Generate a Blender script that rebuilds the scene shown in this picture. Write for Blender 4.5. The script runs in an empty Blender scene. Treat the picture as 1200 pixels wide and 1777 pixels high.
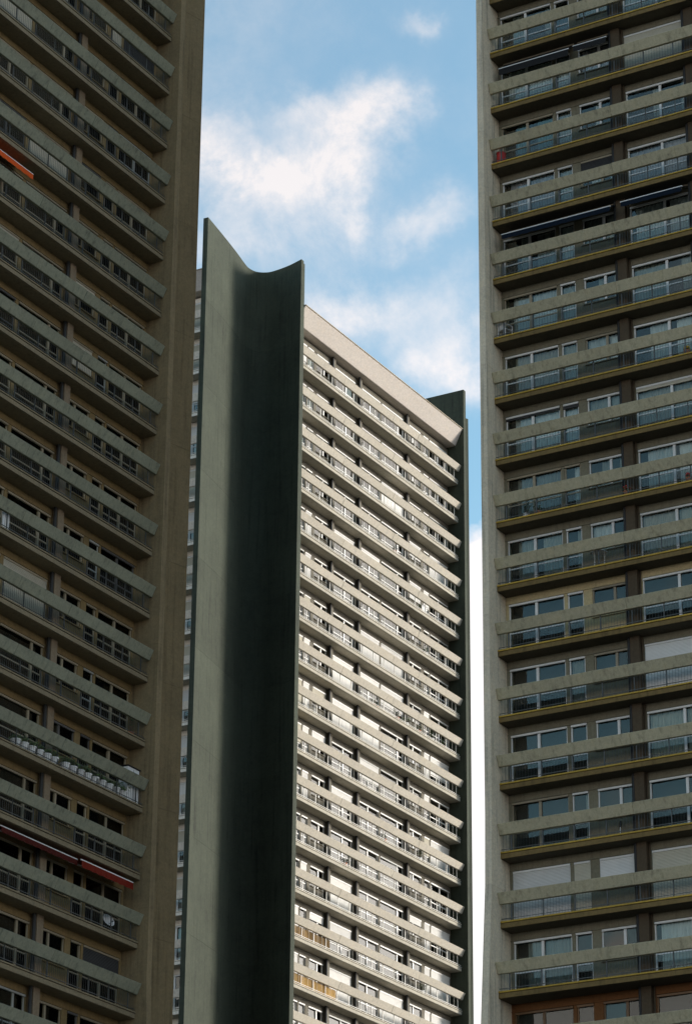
import bpy, bmesh, math, random
from mathutils import Vector, Matrix

random.seed(7)
scene = bpy.context.scene
COL = scene.collection

# ------------------------------------------------------------------ camera
CZ = 1.6                                     # eye height
FPX, PITCH, ROLL, ALPHA = 5116.9, math.radians(23.5304), 0.0089, 0.5272
fw = Vector((math.cos(ALPHA) * math.cos(PITCH), math.sin(ALPHA) * math.cos(PITCH), math.sin(PITCH)))
rt = Vector((math.sin(ALPHA), -math.cos(ALPHA), 0))
up = rt.cross(fw)
r2 = math.cos(ROLL) * rt + math.sin(ROLL) * up
u2 = -math.sin(ROLL) * rt + math.cos(ROLL) * up
cam = bpy.data.cameras.new('camera')
cam.sensor_fit = 'VERTICAL'
cam.sensor_height = 36
cam.lens = 36 * FPX / 1777
cam.clip_start = 0.5
cam.clip_end = 9000
camo = bpy.data.objects.new('camera', cam)
COL.objects.link(camo)
M = Matrix((r2, u2, -fw)).transposed().to_4x4()
M.translation = Vector((0, 0, CZ))
camo.matrix_world = M
scene.camera = camo

# ------------------------------------------------------------------ sky, sun, exposure
SUN_EL = math.radians(14)
SUN_B = math.radians(41)                     # sun stands this far right of the +X axis
sun_dir = Vector((math.cos(SUN_B) * math.cos(SUN_EL), -math.sin(SUN_B) * math.cos(SUN_EL), math.sin(SUN_EL)))
world = bpy.data.worlds.new('World')
scene.world = world
world.use_nodes = True
wt = world.node_tree
wt.nodes.clear()


class NT:
    """tiny helper for node trees"""
    def __init__(s, t): s.t = t
    def n(s, typ, **kw):
        nd = s.t.nodes.new(typ)
        for k, v in kw.items(): setattr(nd, k, v)
        return nd
    def val(s, sock, v):
        if isinstance(v, (int, float, tuple, list)): sock.default_value = v
        else: s.t.links.new(v, sock)
    def math(s, op, a, b=None, c=None, clamp=False):
        nd = s.n('ShaderNodeMath', operation=op, use_clamp=clamp)
        s.val(nd.inputs[0], a)
        if b is not None: s.val(nd.inputs[1], b)
        if c is not None: s.val(nd.inputs[2], c)
        return nd.outputs[0]
    def noise(s, vec, scale, detail=4, rough=.55, dist=0.0):
        nd = s.n('ShaderNodeTexNoise')
        if vec is not None: s.t.links.new(vec, nd.inputs['Vector'])
        nd.inputs['Scale'].default_value = scale
        nd.inputs['Detail'].default_value = detail
        nd.inputs['Roughness'].default_value = rough
        nd.inputs['Distortion'].default_value = dist
        return nd.outputs[0]
    def ramp(s, fac, stops):
        nd = s.n('ShaderNodeValToRGB')
        e = nd.color_ramp.elements
        while len(e) < len(stops): e.new(.5)
        for i, (p, c) in enumerate(stops):
            e[i].position = p
            e[i].color = c if len(c) == 4 else (*c, 1)
        s.val(nd.inputs[0], fac)
        return nd.outputs[0]
    def mix(s, fac, a, b, blend='MIX'):
        nd = s.n('ShaderNodeMix', data_type='RGBA', blend_type=blend)
        s.val(nd.inputs[0], fac)
        s.val(nd.inputs[6], a if not (isinstance(a, tuple) and len(a) == 3) else (*a, 1))
        s.val(nd.inputs[7], b if not (isinstance(b, tuple) and len(b) == 3) else (*b, 1))
        return nd.outputs[2]


W = NT(wt)
sky = W.n('ShaderNodeTexSky', sky_type='NISHITA', sun_disc=False)
sky.sun_elevation = SUN_EL
sky.sun_rotation = math.pi / 2 + SUN_B       # clockwise from +Y
sky.air_density = 1.0
sky.dust_density = 0.6
sky.ozone_density = 2.0
tc = W.n('ShaderNodeTexCoord')
sep = W.n('ShaderNodeSeparateXYZ')
wt.links.new(tc.outputs['Generated'], sep.inputs[0])
DX, DY, DZ = sep.outputs
az = W.math('MULTIPLY', W.math('ARCTAN2', DY, DX), 180 / math.pi)
el = W.math('MULTIPLY', W.math('ARCSINE', DZ), 180 / math.pi)
nvec = tc.outputs['Generated']
warp1 = W.math('SUBTRACT', W.noise(nvec, 9, 7, .62), .5)
mp = W.n('ShaderNodeMapping'); mp.inputs['Location'].default_value = (3.1, 7.7, 1.3)
wt.links.new(nvec, mp.inputs[0])
warp2 = W.math('SUBTRACT', W.noise(mp.outputs[0], 9, 7, .62), .5)
fine = W.math('SUBTRACT', W.noise(nvec, 30, 10, .68, .2), .5)
azw = W.math('ADD', az, W.math('MULTIPLY', warp1, 7.0))
elw = W.math('ADD', el, W.math('MULTIPLY', warp2, 5.0))
dens = None
# soft cloud bodies: (azimuth, elevation, half width, half height, weight) in degrees
for (a0, e0, ra, re, wgt) in [(33.6, 30.4, 1.2, .75, .82), (32.3, 30.0, 1.1, .5, .6), (30.9, 30.1, .85, .62, .56), (30.0, 30.7, .7, .55, .56), (29.5, 31.0, .5, .45, .42), (31.2, 31.15, .6, .3, .36), (30.6, 29.4, .35, .5, .4),
                              (29.0, 29.0, .8, .38, .5), (31.6, 28.9, 1.5, .5, .3), (33.0, 28.6, 1.0, .7, .3), (29.3, 33.05, .35, .22, .28),
                              (31.0, 27.5, 1.2, .5, .6), (28.4, 26.7, .9, .6, .55), (27.7, 26.1, .8, .5, .5), (29.6, 27.6, 1.3, .5, .25),
                              (40, 33, 5, 1.5, .8), (22, 31, 3.5, 1.2, .7), (17, 36, 4, 1.6, .6), (48, 29, 4, 1.3, .7), (33, 40, 5, 1.5, .7), (10, 31, 4, 1.5, .8)]:
    da = W.math('DIVIDE', W.math('SUBTRACT', azw, a0), ra)
    de = W.math('DIVIDE', W.math('SUBTRACT', elw, e0), re)
    q = W.math('ADD', W.math('MULTIPLY', da, da), W.math('MULTIPLY', de, de))
    g = W.math('MULTIPLY', W.math('EXPONENT', W.math('MULTIPLY', q, -0.75)), wgt)
    dens = g if dens is None else W.math('ADD', dens, g)
# scattered clouds over the rest of the sky
far = W.math('SUBTRACT', W.noise(nvec, 3.2, 9, .6, .3), .53)
mask_out = W.math('MULTIPLY', W.math('SUBTRACT', W.math('ABSOLUTE', W.math('SUBTRACT', az, 30)), 14), .08, clamp=True)
dens = W.math('ADD', dens, W.math('MULTIPLY', W.math('MULTIPLY', far, 4.0, clamp=True), mask_out))
# bank of white cloud low on the horizon
azs = W.math('DIVIDE', W.math('ADD', az, 5), 48)      # highest sunward, lower all round; its unseen part is shaped for fill and reflections
bank_h = W.math('ADD', 13.5, W.math('MULTIPLY', W.math('EXPONENT', W.math('MULTIPLY', W.math('MULTIPLY', azs, azs), -.7)), 14.9))
bank_h = W.math('ADD', bank_h, W.math('MULTIPLY', far, 9.0))
bank = W.math('MULTIPLY', W.math('SUBTRACT', W.math('ADD', bank_h, W.math('MULTIPLY', warp2, 4.0)), el), 2.2, clamp=True)
dens = W.math('ADD', dens, W.math('MULTIPLY', fine, W.math('MULTIPLY', dens, 3.3)))
veil = W.math('MULTIPLY', W.math('ADD', warp1, .32), .16, clamp=True)
dens = W.math('MAXIMUM', W.math('ADD', dens, veil), bank)
cmask = W.ramp(dens, [(0.03, (0, 0, 0)), (.5, (.5, .5, .5)), (1.15, (1, 1, 1))])
SKY_STRENGTH = 0.15
skyc = W.mix(1.0, sky.outputs[0], (1.08, 1.25, 1.1), 'MULTIPLY')
bw = W.n('ShaderNodeRGBToBW'); wt.links.new(sky.outputs[0], bw.inputs[0])
cloud = W.mix(1.0, (2.3, 2.16, 2.2), bw.outputs[0], 'ADD')
colr = W.mix(cmask, skyc, cloud)
bg = W.n('ShaderNodeBackground')
wt.links.new(colr, bg.inputs[0])
bg.inputs[1].default_value = SKY_STRENGTH
wo = W.n('ShaderNodeOutputWorld')
wt.links.new(bg.outputs[0], wo.inputs[0])

sl = bpy.data.lights.new('sun', 'SUN')
sl.energy = 3.0
sl.angle = math.radians(14)
sl.color = (1.0, .93, .84)
slo = bpy.data.objects.new('sun', sl)
COL.objects.link(slo)
slo.rotation_euler = sun_dir.to_track_quat('Z', 'Y').to_euler()

vs = scene.view_settings
vs.view_transform = 'Standard'
vs.look = 'None'
vs.gamma = 1
vs.exposure = 0.72
vs.use_curve_mapping = False
scene.render.engine = 'CYCLES'
scene.cycles.max_bounces = 8
scene.cycles.transparent_max_bounces = 12

# ------------------------------------------------------------------ materials
MATS = {}


def concrete(name, col, var=.12, rough=.9, streak=.25, bump=.25, tint=(1, 1, 1), rnd=.1, speck=.22):
    """weathered concrete: per-piece tone, cloudy blotches, rain streaks, fine speckle"""
    if name in MATS: return MATS[name]
    m = bpy.data.materials.new(name); m.use_nodes = True
    t = NT(m.node_tree); b = m.node_tree.nodes['Principled BSDF']
    g = t.n('ShaderNodeNewGeometry').outputs['Position']
    oi = t.n('ShaderNodeObjectInfo').outputs['Random']
    big = t.noise(g, .45, 5, .6)
    mid = t.noise(g, 3.0, 4, .6)
    sp = t.noise(g, 26, 3, .7)
    pit = t.noise(g, 9, 3, .75)
    ms = t.n('ShaderNodeMapping'); ms.inputs['Scale'].default_value = (5.5, 5.5, .22)
    m.node_tree.links.new(g, ms.inputs[0])
    st = t.noise(ms.outputs[0], 1.0, 4, .6)
    v = t.math('ADD', 1.0, t.math('MULTIPLY', t.math('SUBTRACT', big, .5), var * 2.2))
    v = t.math('ADD', v, t.math('MULTIPLY', t.math('SUBTRACT', mid, .5), var * 1.4))
    v = t.math('ADD', v, t.math('MULTIPLY', t.math('SUBTRACT', sp, .5), speck * 2.4))
    v = t.math('ADD', v, t.math('MULTIPLY', t.math('SUBTRACT', pit, .5), speck * 3.0))
    v = t.math('SUBTRACT', v, t.math('MULTIPLY', t.math('MULTIPLY', t.math('SUBTRACT', st, .52), 4.0, clamp=True), streak))
    v = t.math('ADD', v, t.math('MULTIPLY', t.math('SUBTRACT', oi, .5), rnd * 2))
    cb = t.n('ShaderNodeCombineColor')
    for i in range(3):
        t.val(cb.inputs[i], t.math('MULTIPLY', v, col[i]))
    # warm rust tint in the blotches
    c2 = t.mix(t.math('MULTIPLY', t.math('SUBTRACT', mid, .5), .9, clamp=True), cb.outputs[0], tuple(col[i] * (1.05, .92, .7)[i] for i in range(3)))
    m.node_tree.links.new(c2, b.inputs['Base Color'])
    b.inputs['Roughness'].default_value = rough
    b.inputs['Specular IOR Level'].default_value = .25
    bp = t.n('ShaderNodeBump'); bp.inputs['Strength'].default_value = bump; bp.inputs['Distance'].default_value = .02
    t.val(bp.inputs['Height'], t.math('ADD', sp, mid))
    m.node_tree.links.new(bp.outputs[0], b.inputs['Normal'])
    MATS[name] = m
    return m


def plain(name, col, rough=.6, metal=0, rnd=.12, spec=.4, nscale=8, nv=.15):
    if name in MATS: return MATS[name]
    m = bpy.data.materials.new(name); m.use_nodes = True
    t = NT(m.node_tree); b = m.node_tree.nodes['Principled BSDF']
    oi = t.n('ShaderNodeObjectInfo').outputs['Random']
    g = t.n('ShaderNodeNewGeometry').outputs['Position']
    v = t.math('ADD', 1 - rnd, t.math('MULTIPLY', oi, rnd * 2))
    v = t.math('ADD', v, t.math('MULTIPLY', t.math('SUBTRACT', t.noise(g, nscale, 4, .65), .5), nv * 2))
    cb = t.n('ShaderNodeCombineColor')
    for i in range(3): t.val(cb.inputs[i], t.math('MULTIPLY', v, col[i]))
    m.node_tree.links.new(cb.outputs[0], b.inputs['Base Color'])
    b.inputs['Roughness'].default_value = rough
    b.inputs['Metallic'].default_value = metal
    b.inputs['Specular IOR Level'].default_value = spec
    MATS[name] = m
    return m


def glass(name, ior=1.42, tint=(.84, .88, .87)):
    """window pane: sees into the room, mirrors the sky by Fresnel; panes are a little out of plane"""
    if name in MATS: return MATS[name]
    m = bpy.data.materials.new(name); m.use_nodes = True
    nt = m.node_tree; nt.nodes.clear(); t = NT(nt)
    tr = t.n('ShaderNodeBsdfTransparent'); tr.inputs[0].default_value = (*tint, 1)
    gl = t.n('ShaderNodeBsdfGlossy'); gl.inputs['Roughness'].default_value = .015
    gl.inputs[0].default_value = (.9, .86, .78, 1)   # warm tint put in to cut the blue of the mirrored sky
    fr = t.n('ShaderNodeFresnel'); fr.inputs[0].default_value = ior
    g = t.n('ShaderNodeNewGeometry').outputs['Position']
    bp = t.n('ShaderNodeBump'); bp.inputs['Strength'].default_value = .03; bp.inputs['Distance'].default_value = .02
    t.val(bp.inputs['Height'], t.noise(g, 1.3, 2, .5))
    nt.links.new(bp.outputs[0], gl.inputs['Normal'])
    mx = t.n('ShaderNodeMixShader')
    nt.links.new(fr.outputs[0], mx.inputs[0]); nt.links.new(tr.outputs[0], mx.inputs[1]); nt.links.new(gl.outputs[0], mx.inputs[2])
    o = t.n('ShaderNodeOutputMaterial'); nt.links.new(mx.outputs[0], o.inputs[0])
    MATS[name] = m
    return m


def leafmat(name, col):
    return plain(name, col, .6, 0, .3, .3, 14, .35)


# ------------------------------------------------------------------ mesh helpers
def mesh_from(bm, name, mat, bevel=0):
    if bevel:
        bmesh.ops.bevel(bm, geom=[e for e in bm.edges if e.calc_length() > bevel * 4], offset=bevel, segments=1, affect='EDGES')
    bmesh.ops.recalc_face_normals(bm, faces=bm.faces)
    me = bpy.data.meshes.new(name)
    bm.to_mesh(me); bm.free()
    for mm in (mat if isinstance(mat, (list, tuple)) else [mat]): me.materials.append(mm)
    return me


def box(bm, x0, x1, y0, y1, z0, z1, mi=0):
    v = [bm.verts.new(p) for p in ((x0, y0, z0), (x1, y0, z0), (x1, y1, z0), (x0, y1, z0), (x0, y0, z1), (x1, y0, z1), (x1, y1, z1), (x0, y1, z1))]
    for f in ((0, 3, 2, 1), (4, 5, 6, 7), (0, 1, 5, 4), (1, 2, 6, 5), (2, 3, 7, 6), (3, 0, 4, 7)):
        bm.faces.new([v[i] for i in f]).material_index = mi
    return v


def prism_x(bm, prof, x0, x1, mi=0):
    """profile of (y, z) points swept along x"""
    a = [bm.verts.new((x0, y, z)) for y, z in prof]
    b = [bm.verts.new((x1, y, z)) for y, z in prof]
    n = len(prof)
    for i in range(n):
        bm.faces.new([a[i], a[(i + 1) % n], b[(i + 1) % n], b[i]]).material_index = mi
    bm.faces.new(a).material_index = mi
    bm.faces.new(b[::-1]).material_index = mi


def tube(bm, p, q, r, seg=6, r2=None):
    p, q = Vector(p), Vector(q); d = (q - p)
    mtx = Matrix.Translation((p + q) / 2) @ d.to_track_quat('Z', 'Y').to_matrix().to_4x4()
    bmesh.ops.create_cone(bm, cap_ends=True, segments=seg, radius1=r, radius2=r if r2 is None else r2, depth=d.length, matrix=mtx)


def lathe(bm, prof, seg=12, c=(0, 0, 0)):
    rings = []
    for r, z in prof:
        rings.append([bm.verts.new((c[0] + r * math.cos(2 * math.pi * i / seg), c[1] + r * math.sin(2 * math.pi * i / seg), c[2] + z)) for i in range(seg)])
    for a, b in zip(rings, rings[1:]):
        for i in range(seg): bm.faces.new((a[i], a[(i + 1) % seg], b[(i + 1) % seg], b[i]))
    bm.faces.new(rings[0][::-1]); bm.faces.new(rings[-1])


def obj(name, me, parent=None, loc=(0, 0, 0), rz=0.0):
    o = bpy.data.objects.new(name, me)
    COL.objects.link(o)
    o.location = loc
    o.rotation_euler = (0, 0, rz)
    o.parent = parent
    return o


def top(o, label, cat, group=None, kind=None):
    if label: o['label'] = label
    if cat: o['category'] = cat
    if group: o['group'] = group
    if kind: o['kind'] = kind
    return o


def smoothstep(x): x = max(0, min(1, x)); return x * x * (3 - 2 * x)


# ------------------------------------------------------------------ ground
bm = bmesh.new()
v = [bm.verts.new(p) for p in ((-2500, -2500, 0), (2500, -2500, 0), (2500, 2500, 0), (-2500, 2500, 0))]
bm.faces.new(v)
gmat = concrete('paving', (.06, .058, .054), .15, .9, 0, .2)
top(obj('ground', mesh_from(bm, 'ground', gmat)), None, None, kind='structure')

# ------------------------------------------------------------------ facade system
H = 2.8                                       # storey
BB, BT = .67, 1.09                            # parapet panel bottom / top above slab
SB = -.27                                     # slab underside
WIN_T, SILL = 2.21, .92
WY = 1.05                                     # wall behind the parapet's top edge
LEN = 21.3
CORE = WY + .6
# (kind, start, end, mullion) along the facade
BAYS = [('door', .12, 2.62, 1.35), ('door', 2.76, 3.48, None), ('sill', 3.86, 5.46, 4.83), ('door', 6.05, 8.75, 7.62),
        ('door', 9.5, 12.0, 10.7), ('door', 12.2, 15.12, 14.4), ('sill', 15.86, 17.46, 16.45), ('door', 17.84, 18.56, None), ('door', 18.7, 21.18, 19.95)]
COLS = [(5.55, 5.95), (8.95, 9.35), (15.25, 15.66)]
SEGS = [(0, 5.75), (5.75, 12.1), (12.1, 15.45), (15.45, LEN)]


class Kit:
    """shared meshes of one tower's facade"""
    def __init__(k, slab, edge, lip, panel, wall, column, rail, frames, room):
        k.m = dict(slab=slab, edge=edge, lip=lip, panel=panel, wall=wall, column=column, rail=rail, room=room)
        k.frames = frames
        k.x0 = 0.0
        k.bar = .125
        k.glass = GLASS
        k.cache = {}

    def get(k, key, fn):
        if key not in k.cache: k.cache[key] = fn()
        return k.cache[key]

    def slab(k, fl=0):
        def f():
            bm = bmesh.new()
            prism_x(bm, [(.31 - fl, SB + .02), (.31 - fl, -.004), (CORE, -.004), (CORE, SB), (.37 - fl, SB), (.34 - fl, SB + .02)], k.x0, LEN)
            return mesh_from(bm, 'balcony_slab', k.m['slab'])
        return k.get(('slab', fl), f)

    def edge(k):
        def f():
            bm = bmesh.new(); box(bm, k.x0 + .004, LEN - .004, .275, .307, SB + .008, -.075)
            return mesh_from(bm, 'slab_edge', k.m['edge'], .006)
        return k.get('edge', f)

    def lip(k):
        def f():
            bm = bmesh.new(); box(bm, k.x0 + .004, LEN - .004, .25, .36, -.052, .012)
            return mesh_from(bm, 'edge_lip', k.m['lip'], .008)
        return k.get('lip', f)

    def panel(k, i):
        def f():
            bm = bmesh.new()
            a, b = SEGS[i]
            a = max(a, k.x0)
            prism_x(bm, [(0, BT), (.13, BT), (.33, BB), (.2, BB)], a + .004, b - .004)
            return mesh_from(bm, 'parapet_panel', k.m['panel'], .012)
        return k.get(('panel', i), f)

    def rail(k):
        def f():
            bm = bmesh.new()
            n = int(LEN / k.bar)
            for i in range(1, n):
                x = i * LEN / n
                if x < k.x0 + .05: continue
                box(bm, x - .004, x + .004, .296, .304, .03, BB)
            box(bm, k.x0 + .03, LEN - .03, .288, .312, .09, .115)
            for i in range(16):
                x = .45 + i * 1.36
                if x < LEN - .1: box(bm, x - .022, x + .022, .315, .355, -.004, BB + .02)
            return mesh_from(bm, 'railing', k.m['rail'])
        return k.get('rail', f)

    def wall(k):
        def f():
            bm = bmesh.new()
            y0, y1 = WY, WY + .22
            box(bm, k.x0, LEN, y0, y1, WIN_T, H + SB)
            x = k.x0
            for kind, a, b, mm in BAYS:
                if a - x > .01: box(bm, x, a, y0, y1, -.002, WIN_T)
                if kind == 'sill':
                    box(bm, a, b, y0, y1, -.002, SILL)
                    box(bm, a - .02, b + .02, y0 - .07, y0 + .1, SILL + .002, SILL + .045)   # ledge
                x = b
            box(bm, x, LEN, y0, y1, -.002, WIN_T)
            box(bm, k.x0, LEN, y0 - .035, y0 - .001, WIN_T - .001, WIN_T + .03)                # drip
            return mesh_from(bm, 'facade_wall', k.m['wall'])
        return k.get('wall', f)

    def room_back(k): return None

    def frame(k, bay, fm):
        kind, a, b, mm = BAYS[bay]
        def f():
            bm = bmesh.new(); w = b - a
            z0 = SILL + .045 if kind == 'sill' else .02
            z1 = WIN_T; t = .055; y0, y1 = WY + .05, WY + .12
            e = .003
            box(bm, e, w - e, y0, y1, z1 - t, z1 - e); box(bm, e, w - e, y0, y1, z0, z0 + t)
            box(bm, e, t, y0, y1, z0 + t, z1 - t); box(bm, w - t, w - e, y0, y1, z0 + t, z1 - t)
            edges = [0, w]
            if mm:
                m0 = mm - a; edges = [0, m0, w]
                box(bm, m0 - .055, m0 + .055, y0 - .012, y1, z0 + t, z1 - t)
            if kind == 'door':
                for p, q in zip(edges, edges[1:]):
                    box(bm, p + t, q - t, y0 + .008, y1 - .012, .93, .985)
            # shutter box over the window
            box(bm, .02, w - .02, WY - .02, WY + .049, z1 - .1, z1 - .02)
            return mesh_from(bm, 'window', fm)
        return k.get(('frame', bay, fm.name), f)

    def pane(k, bay, j, gm):
        kind, a, b, mm = BAYS[bay]
        def f():
            bm = bmesh.new(); w = b - a
            z0 = SILL + .1 if kind == 'sill' else .075
            ed = [0, w] if not mm else [0, mm - a, w]
            cx = (ed[j] + ed[j + 1]) / 2; hw = (ed[j + 1] - ed[j]) / 2 - .05; cz = (z0 + WIN_T - .05) / 2; hh = (WIN_T - .05 - z0) / 2
            box(bm, -hw, hw, -.004, .004, -hh, hh)
            return mesh_from(bm, 'pane', gm), (cx, WY + .089, cz)
        return k.get(('pane', bay, j, gm.name), f)

    def curtain(k, bay, j, frac, cm, flip):
        kind, a, b, mm = BAYS[bay]
        def f():
            bm = bmesh.new(); w = b - a
            z0 = SILL + .06 if kind == 'sill' else .05
            ed = [0, w] if not mm else [0, mm - a, w]
            p, q = ed[j] + .04, ed[j + 1] - .04
            if flip: p = q - (q - p) * frac
            else: q = p + (q - p) * frac
            n = max(6, int((q - p) / .05)); pts = []
            rr = random.Random(bay * 7 + j)
            for i in range(n + 1):
                pts.append((p + (q - p) * i / n, WY + .24 + .035 * math.sin(i * 1.9 + rr.random()) + .01 * rr.random()))
            lo = [bm.verts.new((x, y, z0)) for x, y in pts]; hi = [bm.verts.new((x, y, WIN_T - .04)) for x, y in pts]
            for i in range(n): bm.faces.new((lo[i], lo[i + 1], hi[i + 1], hi[i]))
            return mesh_from(bm, 'curtain', cm)
        return k.get(('cur', bay, j, frac, cm.name, flip), f)

    def shutter(k, bay, frac, sm):
        kind, a, b, mm = BAYS[bay]
        def f():
            bm = bmesh.new(); w = b - a
            zb = SILL + .05 if kind == 'sill' else .02
            z1 = WIN_T - .02; z0 = z1 - (z1 - zb) * frac
            n = max(2, int((z1 - z0) / .055)); s = (z1 - z0) / n
            prof = []
            for i in range(n):
                prof += [(WY + .018, z1 - i * s), (WY + .006, z1 - (i + .5) * s), (WY + .018, z1 - (i + .86) * s), (WY + .03, z1 - (i + .93) * s)]
            prof.append((WY + .018, z0))
            prof += [(WY + .04, z0), (WY + .04, z1)]
            prism_x(bm, prof, .015, w - .015)
            return mesh_from(bm, 'roller_shutter', sm)
        return k.get(('shut', bay, round(frac, 2), sm.name), f)


def storey(k, tower, org, rz, z, fl=0.0, detail=True, opts=None, bays=None, rail=True):
    """one storey of a facade; z is the slab top. opts: bay -> list of ('curtain', pane, frac, mat, flip) / ('shutter', frac, mat)"""
    opts = opts or {}
    R = Matrix.Rotation(rz, 3, 'Z')
    def P(x, y, zz=0):
        return tuple(Vector(org) + R @ Vector((x, y, zz)) + Vector((0, 0, z)))
    base = P(0, 0)
    outp = P(0, -fl)
    s = obj('balcony_slab', k.slab(round(fl, 2)), tower, base, rz)
    e = obj('slab_edge', k.edge(), s, (0, -fl, 0)); l = obj('edge_lip', k.lip(), s, (0, -fl, 0))
    for i in range(len(SEGS)):
        o = obj('parapet_panel', k.panel(i), tower, P(0, -fl + random.uniform(-.008, .008), random.uniform(-.006, .006)), rz)
    obj('facade_wall', k.wall(), tower, base, rz)
    if rail: obj('railing', k.rail(), tower, outp, rz)
    if not detail: return
    for bi, (kind, a, b, mm) in enumerate(BAYS):
        if bays is not None and bi not in bays: continue
        fm = k.frames[0] if random.random() < .65 else random.choice(k.frames)
        w = obj('window', k.frame(bi, fm), tower, P(a, 0), rz)
        for j in range(2 if mm else 1):
            pm, pc = k.pane(bi, j, k.glass)
            p = obj('pane', pm, w, pc)
            p.rotation_euler = (random.gauss(0, .011), 0, random.gauss(0, .011))
        for op in opts.get(bi, []):
            if op[0] == 'curtain':
                if op[1] == 1 and not mm: continue
                obj('curtain', k.curtain(bi, op[1], op[2], op[3], op[4]), w)
            else:
                obj('roller_shutter', k.shutter(bi, op[1], op[2]), w)


def plan_prism(name, pts_fn, z0, z1, nz, mat, parent, lift=5.6):
    """vertical concrete wall of a given plan, cast in lifts with a narrow joint between them"""
    z = z1
    while z > z0 + .05:
        lo = max(z0, z - lift)
        bm = bmesh.new(); rings = []
        for i in range(3):
            zz = lo + .008 + (z - lo - .008) * i / 2
            rings.append([bm.verts.new((x, y, zz)) for x, y in pts_fn(zz)])
        for a, b in zip(rings, rings[1:]):
            n = len(a)
            for i in range(n): bm.faces.new((a[i], a[(i + 1) % n], b[(i + 1) % n], b[i]))
        bm.faces.new(rings[0][::-1]); bm.faces.new(rings[-1])
        me = mesh_from(bm, name, mat)
        obj(name, me, parent)
        z = lo


def catmull(pts, n=6):
    out = []
    for i in range(len(pts) - 1):
        p0 = pts[max(0, i - 1)]; p1 = pts[i]; p2 = pts[i + 1]; p3 = pts[min(len(pts) - 1, i + 2)]
        for j in range(n):
            t = j / n
            out.append(tuple(.5 * (2 * p1[c] + (p2[c] - p0[c]) * t + (2 * p0[c] - 5 * p1[c] + 4 * p2[c] - p3[c]) * t * t + (3 * p1[c] - p0[c] - 3 * p2[c] + p3[c]) * t ** 3) for c in (0, 1)))
    out.append(pts[-1])
    return out


GLASS = glass('window_glass')
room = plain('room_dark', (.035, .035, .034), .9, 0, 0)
CUR_W = plain('curtain_white', (.78, .76, .73), .9, 0, .15, .1, 20, .12)
CUR_B = plain('curtain_beige', (.48, .44, .37), .9, 0, .2, .1, 20, .12)
CUR_G = plain('curtain_grey', (.4, .39, .35), .9, 0, .2, .1, 20, .12)
CUR_P = plain('curtain_pink', (.5, .44, .46), .9, 0, .1, .1, 20, .12)
CUR_T = plain('curtain_teal', (.16, .28, .27), .9, 0, .1, .1, 20, .12)
SHUT_W = plain('shutter_white', (.7, .68, .64), .55, 0, .1, .3, 3, .08)
SHUT_C = plain('shutter_cream', (.52, .48, .38), .55, 0, .1, .3, 3, .1)
SHUT_D = plain('shutter_dark', (.05, .05, .05), .6, 0, .2, .3, 3, .1)
FR_W = plain('frame_white', (.68, .66, .62), .5, 0, .1, .4)
FR_T = plain('frame_tan', (.3, .25, .17), .5, 0, .15, .4)
FR_D = plain('frame_dark', (.09, .085, .08), .5, 0, .2, .4)
FR_G = plain('frame_grey', (.34, .34, .31), .5, 0, .1, .4)
FR_O = plain('frame_oak', (.17, .09, .035), .5, 0, .15, .4)
RAIL = plain('rail_steel', (.09, .095, .09), .5, .3, .05, .4)
PIPE_SHADE = plain('pipe_shade_black', (.03, .03, .028), .6, 0, 0, .3)  # near-black; doubles as shade beside the centre tower's columns
RAIL_L = plain('rail_painted', (.6, .57, .5), .5, 0, .05, .4)


def rand_opts(seed, p_cur, p_shut, mats, smats):
    rr = random.Random(seed); o = {}
    for bi in range(len(BAYS)):
        x = rr.random(); lst = []
        if x < p_shut:
            lst.append(('shutter', rr.choice([1.0, 1.0, .8, .55, .35]), rr.choice(smats)))
        if rr.random() < p_cur:
            cm = rr.choice(mats)
            for j in (0, 1):
                if rr.random() < .8: lst.append(('curtain', j, rr.choice([1.0, 1.0, 1.0, .7, .45]), cm, rr.random() < .5))
        if lst: o[bi] = lst
    return o


ROOF = 85.4 + CZ
FIN_TOP = 88.24 + CZ


def roof_parts(tower, org, rz, mat, z_top, z_bot, cop):
    bm = bmesh.new()
    x0 = kc.x0
    prism_x(bm, [(-.12, z_top - .06), (.2, z_top - .06), (CORE, z_top - .3), (CORE, z_bot), (.62, z_bot), (.42, z_bot + .02)], x0 + .004, LEN - .02)
    obj('roof_fascia', mesh_from(bm, 'roof_fascia', mat, .02), tower, (*org[:2], 0), rz)
    bm = bmesh.new(); box(bm, x0 + .002, LEN - .012, -.16, .26, z_top - .058, z_top)
    obj('roof_coping', mesh_from(bm, 'roof_coping', cop, .01), tower, (*org[:2], 0), rz)


def core_boxes(name, boxes, mat, parent):
    bm = bmesh.new()
    for b in boxes: box(bm, *b)
    return obj(name, mesh_from(bm, name, mat), parent)


def columns(tower, k, org, rz, z0, z1):
    for a, b in COLS:
        if k is kc: a += .09; b -= .07                 # slimmer columns on the pale tower
        bm = bmesh.new(); box(bm, a, b, WY - (.2 if k is kc else .27), WY - .004, z0, z1)
        # services pipe beside the column; on the centre tower a stand-in for its shaded side
        tube(bm, (b + .05, WY - .06, z0), (b + .05, WY - .06, z1), .035, 6)
        obj('column', mesh_from(bm, 'column', k.m['column']), tower, (*org[:2], 0), rz)
        bm = bmesh.new(); tube(bm, (a - .075, WY - .18, z0), (a - .075, WY - .18, z1), .07, 10)  # pipe; on the centre tower added to stand in for the column's shaded side
        obj('downpipe_shade', mesh_from(bm, 'downpipe_shade', PIPE_SHADE), tower, (*org[:2], 0), rz)


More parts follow.
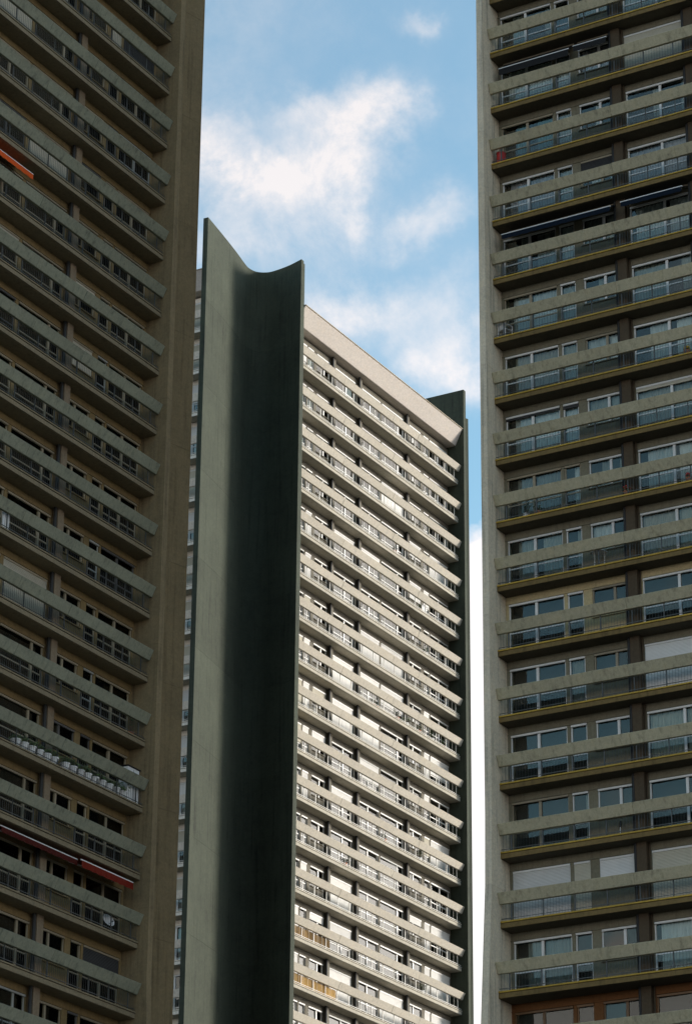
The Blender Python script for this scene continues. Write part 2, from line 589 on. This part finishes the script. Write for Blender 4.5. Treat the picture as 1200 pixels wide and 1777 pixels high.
# ================================================================== CENTRE TOWER
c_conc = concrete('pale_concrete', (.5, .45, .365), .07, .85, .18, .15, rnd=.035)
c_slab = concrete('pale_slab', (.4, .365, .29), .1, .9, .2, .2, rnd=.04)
c_wall = concrete('recess_shade_wall', (.15, .135, .105), .1, .9, .2, .2, rnd=.04)  # darkened against the panels; the recess shade is put into this colour
c_fin = concrete('dark_green_concrete', (.05, .058, .04), .34, .9, .5, .5, rnd=.06)
c_fas = concrete('fascia_concrete', (.52, .46, .4), .05, .85, .1, .1, rnd=0)
c_cop = concrete('coping_stone', (.42, .36, .27), .1, .9, .1, .2, rnd=0)
XC0, YC, ZC = 139.72, 84.75, 82.657 + CZ
XC1 = XC0 + LEN
ct = bpy.data.objects.new('apartment_tower', None); COL.objects.link(ct)
top(ct, 'sunlit pale concrete apartment tower with dark fluted corner fins, its roof in view', 'tower', None)
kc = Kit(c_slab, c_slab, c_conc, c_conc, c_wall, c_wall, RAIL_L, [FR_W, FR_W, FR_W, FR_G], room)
kc.x0 = .42
kc.bar = .5
kc.glass = glass('double_glazing', 2.2, (.9, .92, .9))
c_lit_side = concrete('lit_side_concrete', (.78, .71, .6), .06, .85, .15, .1, rnd=.03)  # same concrete lightened; the light on the -X side is put into the colour
ka = Kit(c_slab, c_lit_side, c_lit_side, c_lit_side, c_lit_side, c_wall, RAIL_L, [FR_W], room)
orgB = (XC0, YC, 0)
orgA = (133.1, 87.5 + LEN, 0)               # facade facing -X, its near end at Y = 87.3
for i in range(0, 30):
    z = ZC - i * H - BT
    vis = i <= 16
    so = {}
    if vis:
        lower = i >= 6
        so = rand_opts(100 + i, .95 if not lower else .7, .2 if not lower else .42, [CUR_W, CUR_W, CUR_B, CUR_G], [SHUT_W, SHUT_W, SHUT_W, SHUT_C])
    if z < .3: break
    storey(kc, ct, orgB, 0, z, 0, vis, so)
    storey(ka, ct, orgA, -math.pi / 2, z, 0, vis, rand_opts(300 + i, 1.0, .9, [CUR_W, CUR_W], [SHUT_W, SHUT_C]), bays=(7, 8), rail=vis)
roof_parts(ct, orgB, 0, c_fas, ROOF, 84.2 + CZ, c_cop)
roof_parts(ct, orgA, -math.pi / 2, c_fas, ROOF, 84.2 + CZ, c_cop)
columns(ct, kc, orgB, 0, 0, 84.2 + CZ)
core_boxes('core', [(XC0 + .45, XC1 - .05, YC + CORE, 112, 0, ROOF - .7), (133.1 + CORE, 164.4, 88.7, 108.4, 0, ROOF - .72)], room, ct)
core_boxes('end_wall', [(136, 164, 108.8, 110.5, 0, ROOF - .3)], c_fin, ct)
near = catmull([(132.06, 86.77), (134.3, 87.16), (136.6, 87.6), (138.1, 87.93), (138.85, 88.04), (139.5, 87.86), (139.88, 87.3), (139.9, 86.6), (139.74, 85.6), (139.42, 84.55)], 5)
near_poly = near + [(XC0 - .004, 84.55), (XC0 - .004, 84.68), (XC0 + .41, 84.72), (XC0 + .41, 88.9), (137.5, 88.75), (133.9, 87.36), (132.04, 87.10)]
plan_prism('corner_fin', lambda z: near_poly, 0, FIN_TOP, 1, c_fin, ct)
far_in = catmull([(XC1 + .32, 84.55), (XC1 + .42, 85.4), (XC1 + .62, 86.6), (XC1 + 1.15, 87.35), (XC1 + 2.1, 87.3), (XC1 + 3.2, 86.85), (XC1 + 4.35, 86.47)], 5)
far_poly = [(XC1 + .006, 84.55)] + far_in + [(XC1 + 4.4, 86.85), (XC1 + 2.6, 88.2), (XC1 + 1.2, 90.5), (XC1 + .006, 90.5)]
plan_prism('corner_fin', lambda z: far_poly, 0, FIN_TOP + .1, 1, c_fin, ct)

# ================================================================== LEFT TOWER
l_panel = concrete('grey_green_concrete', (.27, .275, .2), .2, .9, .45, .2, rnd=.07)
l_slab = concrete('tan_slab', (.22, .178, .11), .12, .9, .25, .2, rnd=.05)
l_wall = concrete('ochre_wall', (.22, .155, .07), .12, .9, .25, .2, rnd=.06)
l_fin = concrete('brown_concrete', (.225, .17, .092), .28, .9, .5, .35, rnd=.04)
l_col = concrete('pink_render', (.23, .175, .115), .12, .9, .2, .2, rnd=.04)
XL, YL, ZL = 94.198, 63.899, 73.964 + CZ
lt = bpy.data.objects.new('apartment_tower', None); COL.objects.link(lt)
top(lt, 'shaded brown apartment tower with grey-green parapets and red and orange awnings', 'tower', None)
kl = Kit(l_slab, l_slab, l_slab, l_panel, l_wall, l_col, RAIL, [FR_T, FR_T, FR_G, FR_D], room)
orgL = (XL - LEN, YL, 0)
LFL = 28.0 + CZ
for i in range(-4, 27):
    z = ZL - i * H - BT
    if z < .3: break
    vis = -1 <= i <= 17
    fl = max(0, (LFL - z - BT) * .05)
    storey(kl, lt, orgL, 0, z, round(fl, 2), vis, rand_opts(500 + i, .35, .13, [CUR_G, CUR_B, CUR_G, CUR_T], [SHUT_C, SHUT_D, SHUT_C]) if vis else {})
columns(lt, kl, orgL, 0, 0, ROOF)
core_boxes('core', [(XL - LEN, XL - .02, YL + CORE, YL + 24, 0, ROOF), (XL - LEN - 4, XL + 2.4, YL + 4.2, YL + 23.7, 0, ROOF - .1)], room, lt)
fi = catmull([(XL + .36, YL - .2), (XL + .45, YL + .7), (XL + .7, YL + 1.9), (XL + 1.3, YL + 2.65), (XL + 2.4, YL + 2.6), (XL + 3.7, YL + 2.25), (XL + 5.1, YL + 1.9)], 5)
l_poly = [(XL + .006, YL - .2)] + fi + [(XL + 5.15, YL + 2.25), (XL + 3.0, YL + 3.6), (XL + 1.2, YL + 6), (XL + .006, YL + 6)]


def l_out(z):
    f = max(0, (LFL - z) * .05)
    f = min(f, 1.0)
    return [(x + (f * .5 if x > XL + 3 else 0), y - (f if y < YL + .8 else 0)) for x, y in l_poly]


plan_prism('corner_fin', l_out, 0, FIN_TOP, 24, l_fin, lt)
rfa = concrete('grey_fascia', (.3, .3, .27), .08, .9, .1, .1, rnd=0)
core_boxes('roof_slab', [(XL - LEN, XL - .01, YL + .2, YL + 24.2, ROOF + .01, ROOF + 1.2)], rfa, lt)

# ================================================================== RIGHT TOWER
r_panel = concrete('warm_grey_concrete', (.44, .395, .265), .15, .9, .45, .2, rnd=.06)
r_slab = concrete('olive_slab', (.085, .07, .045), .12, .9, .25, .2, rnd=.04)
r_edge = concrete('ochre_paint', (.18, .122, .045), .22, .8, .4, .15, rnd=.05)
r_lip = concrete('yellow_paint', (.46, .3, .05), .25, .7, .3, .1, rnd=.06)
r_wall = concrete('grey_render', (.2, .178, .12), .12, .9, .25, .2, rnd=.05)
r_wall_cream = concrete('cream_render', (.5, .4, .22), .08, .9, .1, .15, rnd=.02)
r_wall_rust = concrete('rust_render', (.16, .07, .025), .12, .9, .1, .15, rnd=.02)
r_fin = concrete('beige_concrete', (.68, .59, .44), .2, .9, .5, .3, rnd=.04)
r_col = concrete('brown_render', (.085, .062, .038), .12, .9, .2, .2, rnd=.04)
XR, YR, ZR = 98.308, 50.307, 71.212 + CZ
rtw = bpy.data.objects.new('apartment_tower', None); COL.objects.link(rtw)
top(rtw, 'shaded grey apartment tower with yellow-edged balcony slabs and a beige corner fin', 'tower', None)
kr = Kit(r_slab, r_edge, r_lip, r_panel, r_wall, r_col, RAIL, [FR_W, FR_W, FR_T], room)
orgR = (XR, YR, 0)
RZ = -math.pi / 2
RFL = 33.0 + CZ


def cur(bay, mat, f0=1.0, f1=1.0, flip=True):
    return [('curtain', 0, f0, mat, flip), ('curtain', 1, f1, mat, flip)]


RO = {
    0: {0: cur(0, CUR_G, .6, .3), 2: cur(2, CUR_G, 1, 1), 3: cur(3, CUR_G, 1, .6)},
    1: {0: cur(0, CUR_W, .8, 1), 1: cur(1, CUR_W), 2: cur(2, CUR_P), 3: [('shutter', 1.0, SHUT_C)], 4: cur(4, CUR_G)},
    2: {0: cur(0, CUR_T, .5, .7), 1: cur(1, CUR_G), 2: cur(2, CUR_W, .3, .2), 3: cur(3, CUR_G, .25, .2), 4: cur(4, CUR_W)},
    3: {0: cur(0, CUR_P, .8, 1), 1: cur(1, CUR_G), 2: [('shutter', .45, SHUT_D), *cur(2, CUR_W, .6, .5)], 3: cur(3, CUR_P), 4: cur(4, CUR_G)},
    4: {0: cur(0, CUR_G, .4, .8), 1: cur(1, CUR_W), 2: cur(2, CUR_G), 3: cur(3, CUR_W, .9, .9)},
    5: {0: cur(0, CUR_W, .75, 1), 1: cur(1, CUR_G), 2: cur(2, CUR_G, .4, .5), 3: cur(3, CUR_G, 1, .5)},
    6: {0: cur(0, CUR_B, .7, 1), 1: cur(1, CUR_B), 2: cur(2, CUR_W), 3: cur(3, CUR_W, .6, .8), 4: cur(4, CUR_G)},
    7: {0: [('shutter', .08, SHUT_D), *cur(0, CUR_W, .75, 1)], 1: [('shutter', .1, SHUT_D), *cur(1, CUR_W)], 2: cur(2, CUR_G), 3: [('shutter', .1, SHUT_C), *cur(3, CUR_G)], 4: cur(4, CUR_W)},
    8: {0: cur(0, CUR_G, .7, 1), 1: cur(1, CUR_W, .5), 2: cur(2, CUR_G, .5, .5), 3: cur(3, CUR_W, .8, .9)},
    9: {0: cur(0, CUR_G, .7, .8), 1: cur(1, CUR_G, .4), 2: cur(2, CUR_W, 1, .3), 3: cur(3, CUR_B, 1, 1), 4: cur(4, CUR_G)},
    10: {2: [('shutter', .05, SHUT_C)]},
    11: {1: cur(1, CUR_G), 3: [('shutter', 1.0, SHUT_W)], 4: [('shutter', .9, SHUT_C)]},
    12: {3: cur(3, CUR_B, 1, 1), 4: cur(4, CUR_G)},
    13: {1: cur(1, CUR_G, .3)},
    14: {0: [('shutter', 1.0, SHUT_W)], 1: [('shutter', 1.0, SHUT_C)], 2: [('shutter', .93, SHUT_W)], 3: [('shutter', 1.0, SHUT_C)], 4: [('shutter', 1.0, SHUT_C)]},
    15: {0: cur(0, CUR_G, .6, 1), 3: cur(3, CUR_W, .9, .9)},
    16: {}, -1: {0: cur(0, CUR_G, .5, .5)}, 17: {},
}
for i in range(-5, 26):
    z = ZR - i * H - BT
    if z < .3: break
    vis = -1 <= i <= 17
    fl = min(1.2, max(0, (RFL - z - BT) * .085))
    k = kr
    wl, fr0 = kr.m['wall'], kr.frames
    if i in (10, 16):
        kr.m['wall'] = r_wall_cream if i == 10 else r_wall_rust
        kr.cache.pop('wall', None)
        if i == 16: kr.frames = [FR_O]
    opt = dict(RO.get(i, {}))
    if vis:
        ro = rand_opts(700 + i, .5, .2, [CUR_G, CUR_W, CUR_B], [SHUT_C, SHUT_W])
        for b in range(5, 9):
            if b in ro: opt[b] = ro[b]
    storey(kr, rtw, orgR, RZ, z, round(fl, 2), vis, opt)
    if i in (10, 16):
        kr.m['wall'] = wl; kr.frames = fr0; kr.cache.pop('wall', None)
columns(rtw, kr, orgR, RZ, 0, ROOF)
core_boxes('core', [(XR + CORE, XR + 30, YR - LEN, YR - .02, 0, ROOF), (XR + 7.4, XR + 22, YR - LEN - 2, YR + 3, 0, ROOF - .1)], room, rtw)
core_boxes('roof_slab', [(XR + .2, XR + 24.2, YR - LEN, YR - .01, ROOF + .01, ROOF + 1.2)], r_panel, rtw)
XT = XR - .42
ri = catmull([(XT, YR + .3), (XT + 2.3, YR + .55), (XT + 4.6, YR + .5), (XT + 6.2, YR + .3), (XT + 7.2, YR + .6), (XT + 7.6, YR + 1.5), (XT + 7.4, YR + 2.6)], 5)
r_poly = [(XT, YR + .006)] + ri + [(XT + 7.8, YR + 2.6), (XT + 8.2, YR - .5), (XT + 6, YR - .5), (XT + 3.0, YR + .006)]


def r_out(z):
    f = min(1.2, max(0, (RFL - z) * .085))
    return [(x - (f if x < XT + 1 else 0), y) for x, y in r_poly]


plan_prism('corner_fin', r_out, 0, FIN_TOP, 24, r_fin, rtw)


# ------------------------------------------------------------------ awnings (parts of their towers)
def awning(tower, org, rz, z, a, b, yf, zf, col_m, val_m, label, drop=.16):
    """folding-arm awning: cassette at the wall, sloping cloth, front bar, valance and two arms"""
    R = Matrix.Rotation(rz, 3, 'Z')
    loc = tuple(Vector(org) + Vector((0, 0, z)))
    bm = bmesh.new()
    zc = 2.44; yc = WY - .12
    n = 10
    for i in range(n):                                  # cloth with a slight sag, double skin
        t0, t1 = i / n, (i + 1) / n
        f = lambda t: (yc + (yf - yc) * t, zc + (zf - zc) * t - .05 * math.sin(math.pi * t))
        (y0, z0), (y1, z1) = f(t0), f(t1)
        v = [bm.verts.new(p) for p in ((a, y0, z0), (b, y0, z0), (b, y1, z1), (a, y1, z1))]
        bm.faces.new(v)
    aw = obj('awning', mesh_from(bm, 'awning', col_m), tower, loc, rz)
    aw['label'] = label
    bm = bmesh.new(); m = max(8, int((b - a) / .12)); lo = []; hi = []
    for i in range(m + 1):
        x = a + (b - a) * i / m
        lo.append(bm.verts.new((x, yf - .035 + .008 * math.sin(i * 2.1), zf - drop - .025 * abs(math.sin(i * .8)))))
        hi.append(bm.verts.new((x, yf - .035, zf)))
    for i in range(m): bm.faces.new((lo[i], lo[i + 1], hi[i + 1], hi[i]))
    obj('valance', mesh_from(bm, 'valance', val_m), aw)
    bm = bmesh.new(); box(bm, a - .03, b + .03, yf - .03, yf + .03, zf + .002, zf + .05)
    obj('front_bar', mesh_from(bm, 'front_bar', FR_W, .008), aw)
    for x in (a + .3, b - .3):
        bm = bmesh.new()
        xm = x + (.35 if x < (a + b) / 2 else -.35)
        tube(bm, (x, yc, zc - .1), (xm, (yc + yf) / 2, (zc + zf) / 2 - .12), .022)
        tube(bm, (xm, (yc + yf) / 2, (zc + zf) / 2 - .12), (x, yf, zf - .01), .02)
        obj('arm', mesh_from(bm, 'arm', FR_W), aw)
    bm = bmesh.new(); box(bm, a - .04, b + .04, yc, yc + .11, zc - .06, zc + .07)
    obj('cassette', mesh_from(bm, 'cassette', FR_T, .01), aw)


A_OR = plain('awning_orange', (.6, .085, .012), .8, 0, 0, .1)
A_RE = plain('awning_red', (.15, .013, .005), .8, 0, 0, .1)
A_DR = plain('awning_maroon', (.06, .008, .005), .8, 0, 0, .1)
A_NV = plain('awning_navy', (.006, .011, .02), .8, 0, 0, .1)
A_BK = plain('awning_black', (.02, .02, .02), .8, 0, 0, .1)


def zl(i): return ZL - i * H - BT
def zr(i): return ZR - i * H - BT
def zc_(i): return ZC - i * H - BT


awning(lt, orgL, 0, zl(5), LEN - 13.2, LEN - 9.95, .08, 1.74, A_OR, A_OR, 'bright orange awning with pale front bar', .22)
awning(lt, orgL, 0, zl(15), LEN - 9.3, LEN - 4.35, .3, 2.22, A_DR, A_DR, 'dark maroon awning rolled half out', .2)
awning(lt, orgL, 0, zl(15), LEN - 4.3, LEN - .75, .12, 2.2, A_RE, A_RE, 'red awning with pale front bar beside the fin', .26)
awning(rtw, orgR, RZ, zr(4), .5, 5.55, .2, 1.95, A_NV, A_NV, 'navy awning over the corner balcony', .2)
awning(rtw, orgR, RZ, zr(4), 6.05, 8.8, .2, 2.0, A_NV, A_NV, 'navy awning past the brown column', .2)
awning(rtw, orgR, RZ, zr(1), .35, 3.7, .45, 1.95, A_BK, A_BK, 'black awning over the corner balcony', .3)
awning(rtw, orgR, RZ, zr(1), 3.95, 5.5, .45, 2.0, A_BK, A_BK, 'small black awning beside the column', .25)


# ------------------------------------------------------------------ things standing on the balconies
def at(org, rz, s, y, z):
    R = Matrix.Rotation(rz, 3, 'Z')
    return tuple(Vector(org) + R @ Vector((s, y, 0)) + Vector((0, 0, z)))


LEAF = leafmat('leaf_dark', (.05, .09, .03))
LEAF2 = leafmat('leaf_light', (.1, .15, .05))
TERRA = plain('terracotta', (.4, .15, .07), .8)
POTW = plain('pot_white', (.65, .63, .6), .6)
REDP = plain('plastic_red', (.5, .03, .025), .45)
WOODY = plain('stem', (.12, .08, .05), .8)


def pot_plant(loc, h, r, label, potm=TERRA, leaf=LEAF, group=None, flowers=None, seed=0, size=1.0):
    t = bpy.data.objects.new('potted_plant', None); COL.objects.link(t); t.location = loc; t.scale = (size,) * 3
    top(t, label, 'plant', group)
    rr = random.Random(seed)
    bm = bmesh.new(); lathe(bm, [(.09, 0), (.13, .2), (.145, .2), (.145, .24), (.12, .24), (.11, .19)], 12)
    obj('pot', mesh_from(bm, 'pot', potm), t)
    bm = bmesh.new(); lf = bmesh.new()
    for i in range(9):
        a = rr.random() * 6.28; d = r * rr.uniform(.3, 1)
        p = Vector((math.cos(a) * d, math.sin(a) * d, .22 + h * rr.uniform(.5, 1)))
        tube(bm, (0, 0, .18), p, .008, 5, .004)
        for j in range(16):
            c = Vector((0, 0, .2)).lerp(p, rr.uniform(.35, 1.05)) + Vector((rr.gauss(0, .05), rr.gauss(0, .05), rr.gauss(0, .04)))
            u = Vector((rr.gauss(0, 1), rr.gauss(0, 1), rr.gauss(0, .6))).normalized(); w = u.orthogonal().normalized()
            s = rr.uniform(.035, .07)
            lf.faces.new([lf.verts.new(c + u * s), lf.verts.new(c + w * s * .45), lf.verts.new(c - u * s), lf.verts.new(c - w * s * .45)])
    obj('stem', mesh_from(bm, 'stem', WOODY), t); obj('foliage', mesh_from(lf, 'foliage', leaf), t)
    if flowers:
        fb = bmesh.new()
        for i in range(26):
            a = rr.random() * 6.28; d = r * rr.uniform(.2, 1.0)
            bmesh.ops.create_icosphere(fb, subdivisions=1, radius=.035, matrix=Matrix.Translation((math.cos(a) * d, math.sin(a) * d, .25 + h * rr.uniform(.4, 1))))
        obj('flowers', mesh_from(fb, 'flowers', flowers), t)
    return t


FRED = plain('flower_red', (.6, .03, .03), .7)
FYEL = plain('flower_yellow', (.75, .5, .06), .7)
# right tower
pot_plant(at(orgR, RZ, 1.2, .62, zr(8)), .62, .22, 'tall leafy plant in a white pot on a yellow-edged balcony beside bushier one', POTW, LEAF, seed=1)
pot_plant(at(orgR, RZ, 1.75, .6, zr(8)), .45, .26, 'bushy plant in a terracotta pot on a yellow-edged balcony', TERRA, LEAF, seed=2)
pot_plant(at(orgR, RZ, 5.75, .52, zr(8)), .2, .13, 'red geranium in front of the brown column on a yellow-edged balcony', TERRA, LEAF2, flowers=FRED, seed=3)
pot_plant(at(orgR, RZ, 8.45, .52, zr(8)), .2, .13, 'red geranium at a curtained window past the brown column', TERRA, LEAF2, flowers=FRED, seed=4)
pot_plant(at(orgR, RZ, 8.6, .52, zr(6)), .18, .12, 'small pot of yellow flowers on a yellow-edged balcony', TERRA, LEAF2, flowers=FYEL, seed=5)
# left tower
pot_plant(at(orgL, 0, LEN - .6, .6, zl(12)), 1.35, .22, 'tall green plant rising above a grey parapet beside the brown fin', TERRA, LEAF, seed=6)
for q in range(15):
    pot_plant(at(orgL, 0, LEN - 8.4 + q * .5 + (.25 if q > 5 else 0), .5, zl(13)), .16, .14, 'small plant in the long row of white pots on a brown balcony', POTW, LEAF2, 'row of white pots', seed=20 + q, size=1.45)
# centre tower
for q, (s, i, lab) in enumerate([(10.4, 7, 'pale green plant on the sunlit balcony, paired with a darker one'), (10.9, 7, 'dark green plant on the sunlit balcony, paired with a paler one'),
                                 (19.5, 7, 'trailing green plant near the dark far fin of the sunlit tower'), (16.4, 4, 'leafy plant among white things on a sunlit balcony')]):
    pot_plant(at(orgB, 0, s, .6, zc_(i)), .45, .22, lab, TERRA, LEAF2 if q != 1 else LEAF, seed=40 + q)

ORD = ['first', 'second', 'third', 'fourth', 'fifth', 'sixth', 'seventh', 'eighth', 'ninth', 'tenth', 'eleventh', 'twelfth', 'thirteenth', 'fourteenth', 'fifteenth']
for q, (s, i) in enumerate([(12.9, 3), (17.2, 5), (13.4, 7), (14.6, 7), (16.2, 7), (18.0, 7), (11.8, 10), (16.3, 10), (7.0, 11), (16.6, 13)]):
    lab = 'potted plant on the %s sunlit balcony below the roof' % ORD[i]
    if i == 7: lab = ('leggy', 'spreading', 'low', 'upright')[q - 2] + ' potted plant of the densely planted eighth sunlit balcony below the roof'
    if i == 10: lab += (' near its middle', ' near the dark fin')[q - 6]
    pot_plant(at(orgB, 0, s, .55, zc_(i)), (.3, .5, .55, .35, .25, .6, .4, .5, .35, .5)[q], (.3, .2, .16, .3, .25, .16, .2, .2, .3, .25)[q], lab, (TERRA, POTW)[q % 2], (LEAF, LEAF2)[q % 2], seed=60 + q, size=1.15)


def red_bin(loc):
    t = bpy.data.objects.new('storage_drum', None); COL.objects.link(t); t.location = loc
    top(t, 'round red drum with a lid in the corner of a yellow-edged balcony', 'drum')
    bm = bmesh.new(); lathe(bm, [(.17, 0), (.2, .04), (.2, .28), (.208, .29), (.208, .31), (.2, .32), (.2, .58)], 16); obj('body', mesh_from(bm, 'body', REDP), t)
    bm = bmesh.new(); lathe(bm, [(.215, .581), (.215, .62), (.12, .66), (.03, .67)], 16); obj('lid', mesh_from(bm, 'lid', REDP), t)


red_bin(at(orgR, RZ, .3, .62, zr(2)))
PLW = plain('plastic_white', (.72, .71, .69), .5)


def chair(loc, rz, label):
    t = bpy.data.objects.new('garden_chair', None); COL.objects.link(t); t.location = loc; t.rotation_euler = (0, 0, rz)
    top(t, label, 'chair')
    bm = bmesh.new(); box(bm, -.24, .24, -.22, .22, .4, .43); obj('seat', mesh_from(bm, 'seat', PLW, .01), t)
    bm = bmesh.new()
    for i in range(5): box(bm, -.22 + i * .095, -.16 + i * .095, .2, .225, .431, .8)
    box(bm, -.24, .24, .195, .23, .801, .86); obj('backrest', mesh_from(bm, 'backrest', PLW), t)
    for x in (-.21, .21):
        for y in (-.19, .19):
            bm = bmesh.new(); tube(bm, (x * 1.1, y * 1.1, 0), (x, y, .399), .02, 6, .025); obj('leg', mesh_from(bm, 'leg', PLW), t)
        bm = bmesh.new(); tube(bm, (x * 1.1, -.2, .62), (x * 1.1, .21, .64), .02); tube(bm, (x, -.19, .43), (x * 1.1, -.19, .62), .018); obj('armrest', mesh_from(bm, 'armrest', PLW), t)


chair(at(orgR, RZ, .35, .66, zr(5)), 1.2, 'white garden chair in the corner of a yellow-edged balcony')
chair(at(orgB, 0, 3.1, .66, zc_(8)), .4, 'white garden chair on a sunlit balcony near the dark fluted fin')


def folding_table(loc, rz, label):
    t = bpy.data.objects.new('folding_table', None); COL.objects.link(t); t.location = loc; t.rotation_euler = (0, 0, rz)
    top(t, label, 'table')
    bm = bmesh.new(); lathe(bm, [(.3, .7), (.31, .71), (.31, .725), (.3, .73)], 20); obj('tabletop', mesh_from(bm, 'tabletop', PLW), t)
    for s in (-1, 1):
        for q in (-1, 1):
            bm = bmesh.new(); tube(bm, (s * .24, q * .2, 0), (-s * .2, q * .2, .7), .013); obj('leg', mesh_from(bm, 'leg', RAIL_L), t)


folding_table(at(orgR, RZ, 4.4, .68, zr(9)), .3, 'round white folding table on a yellow-edged balcony')


def laundry(loc, rz, label, w=.55, h=.75, mat=PLW):
    t = bpy.data.objects.new('hanging_cloth', None); COL.objects.link(t); t.location = loc; t.rotation_euler = (0, 0, rz)
    top(t, label, 'laundry')
    bm = bmesh.new(); nx, nz = 14, 8; g = []
    for i in range(nx + 1):
        row = []
        for j in range(nz + 1):
            x = w * (i / nx - .5); zz = -h * j / nz
            row.append(bm.verts.new((x * (1 - .12 * j / nz), .03 * math.sin(i * 1.1) * (.3 + j / nz), zz - .02 * math.sin(i * .9))))
        g.append(row)
    for i in range(nx):
        for j in range(nz): bm.faces.new((g[i][j], g[i + 1][j], g[i + 1][j + 1], g[i][j + 1]))
    c = obj('cloth', mesh_from(bm, 'cloth', mat), t)
    sol = c.modifiers.new('thick', 'SOLIDIFY'); sol.thickness = .006
    bm = bmesh.new(); tube(bm, (-w / 2 - .1, 0, .01), (w / 2 + .1, 0, .01), .008)
    obj('line', mesh_from(bm, 'line', RAIL), t)


laundry(at(orgL, 0, LEN - 9.9, .44, zl(10) + BB + .3), 0, 'white cloth hung to dry under a grey-green parapet of the brown tower', .5, .95)
laundry(at(orgB, 0, 16.9, .5, zc_(4) + .66), 0, 'white cloth drying beside a leafy plant on a sunlit balcony', .7, .5)

t = bpy.data.objects.new('balcony_cabinet', None); COL.objects.link(t); t.location = at(orgL, 0, LEN - .5, .66, zl(13))
top(t, 'white balcony cabinet with a dark sloping top beside the brown fin', 'cabinet')
bm = bmesh.new(); box(bm, -.4, .4, -.22, .22, 0, 1.5); obj('body', mesh_from(bm, 'body', PLW, .01), t)
bm = bmesh.new(); prism_x(bm, [(-.27, 1.5), (.25, 1.56), (.25, 1.6), (-.27, 1.54)], -.45, .45); obj('lid', mesh_from(bm, 'lid', A_BK), t)
bm = bmesh.new(); box(bm, -.006, .006, -.232, -.222, .06, 1.45); box(bm, .03, .05, -.245, -.222, .7, .85); obj('door_handle', mesh_from(bm, 'door_handle', RAIL), t)

# bamboo screens on two sunlit balconies: upright canes tied behind the railing
BAM = plain('bamboo', (.5, .32, .1), .7, 0, .25, .3, 10, .3)
BAM2 = plain('bamboo_worn', (.34, .22, .09), .8, 0, .25, .3, 10, .35)
for (i, a, b, mm, lab) in [(13, .2, 5.1, BAM2, 'worn brown bamboo screen tied inside the railing of a sunlit balcony'), (14, .2, 5.85, BAM, 'golden bamboo screen tied inside the railing of a sunlit balcony')]:
    t = bpy.data.objects.new('bamboo_screen', None); COL.objects.link(t); t.location = at(orgB, 0, 0, .38, zc_(i))
    top(t, lab, 'screen')
    n = 4; w = (b - a) / n
    for q in range(n):
        bm = bmesh.new(); x = a + q * w + .02; k2 = 0
        while x < a + (q + 1) * w - .03:
            hgt = BB - .03 + random.uniform(-.04, .02)
            tube(bm, (x, random.uniform(0, .02), .02), (x + random.uniform(-.01, .01), random.uniform(0, .02), hgt), .012, 5)
            x += .026
        obj('cane_panel', mesh_from(bm, 'cane_panel', mm), t)

# satellite dish on the left tower
t = bpy.data.objects.new('satellite_dish', None); COL.objects.link(t); t.location = at(orgL, 0, LEN - 1.75, .62, zl(15))
top(t, 'white satellite dish standing on the balcony under the red awning', 'dish')
bm = bmesh.new(); lathe(bm, [(.02, 0), (.12, .02), (.22, .06), (.28, .105), (.285, .11), (.22, .07), (.12, .03), (.02, .012)], 20)
d = obj('reflector', mesh_from(bm, 'reflector', PLW), t, (0, -.05, .45)); d.rotation_euler = (math.radians(65), 0, math.radians(-15))
bm = bmesh.new(); tube(bm, (0, .05, 0), (0, .05, .48), .02); tube(bm, (-.15, .05, .01), (.15, .05, .01), .02); tube(bm, (0, -.1, .01), (0, .25, .01), .02)
obj('stand', mesh_from(bm, 'stand', RAIL), t)
bm = bmesh.new(); tube(bm, (0, .0, .3), (.02, -.3, .42), .01); tube(bm, (.02, -.28, .42), (.02, -.34, .44), .03); obj('receiver', mesh_from(bm, 'receiver', RAIL), t)

# closed parasol on the right tower
t = bpy.data.objects.new('folded_parasol', None); COL.objects.link(t); t.location = at(orgR, RZ, 5.0, .62, zr(13))
top(t, 'dark folded parasol leaning on a panel of a yellow-edged balcony', 'parasol')
bm = bmesh.new(); tube(bm, (-.1, 0, 0), (-.06, 0, .35), .014); obj('pole', mesh_from(bm, 'pole', RAIL_L), t)
bm = bmesh.new(); tube(bm, (-.06, 0, .35), (.55, .25, .85), .05, 8, .02); obj('canopy', mesh_from(bm, 'canopy', A_BK), t)
print('objects', len(bpy.data.objects), 'tris', sum(len(m.polygons) for m in bpy.data.meshes))
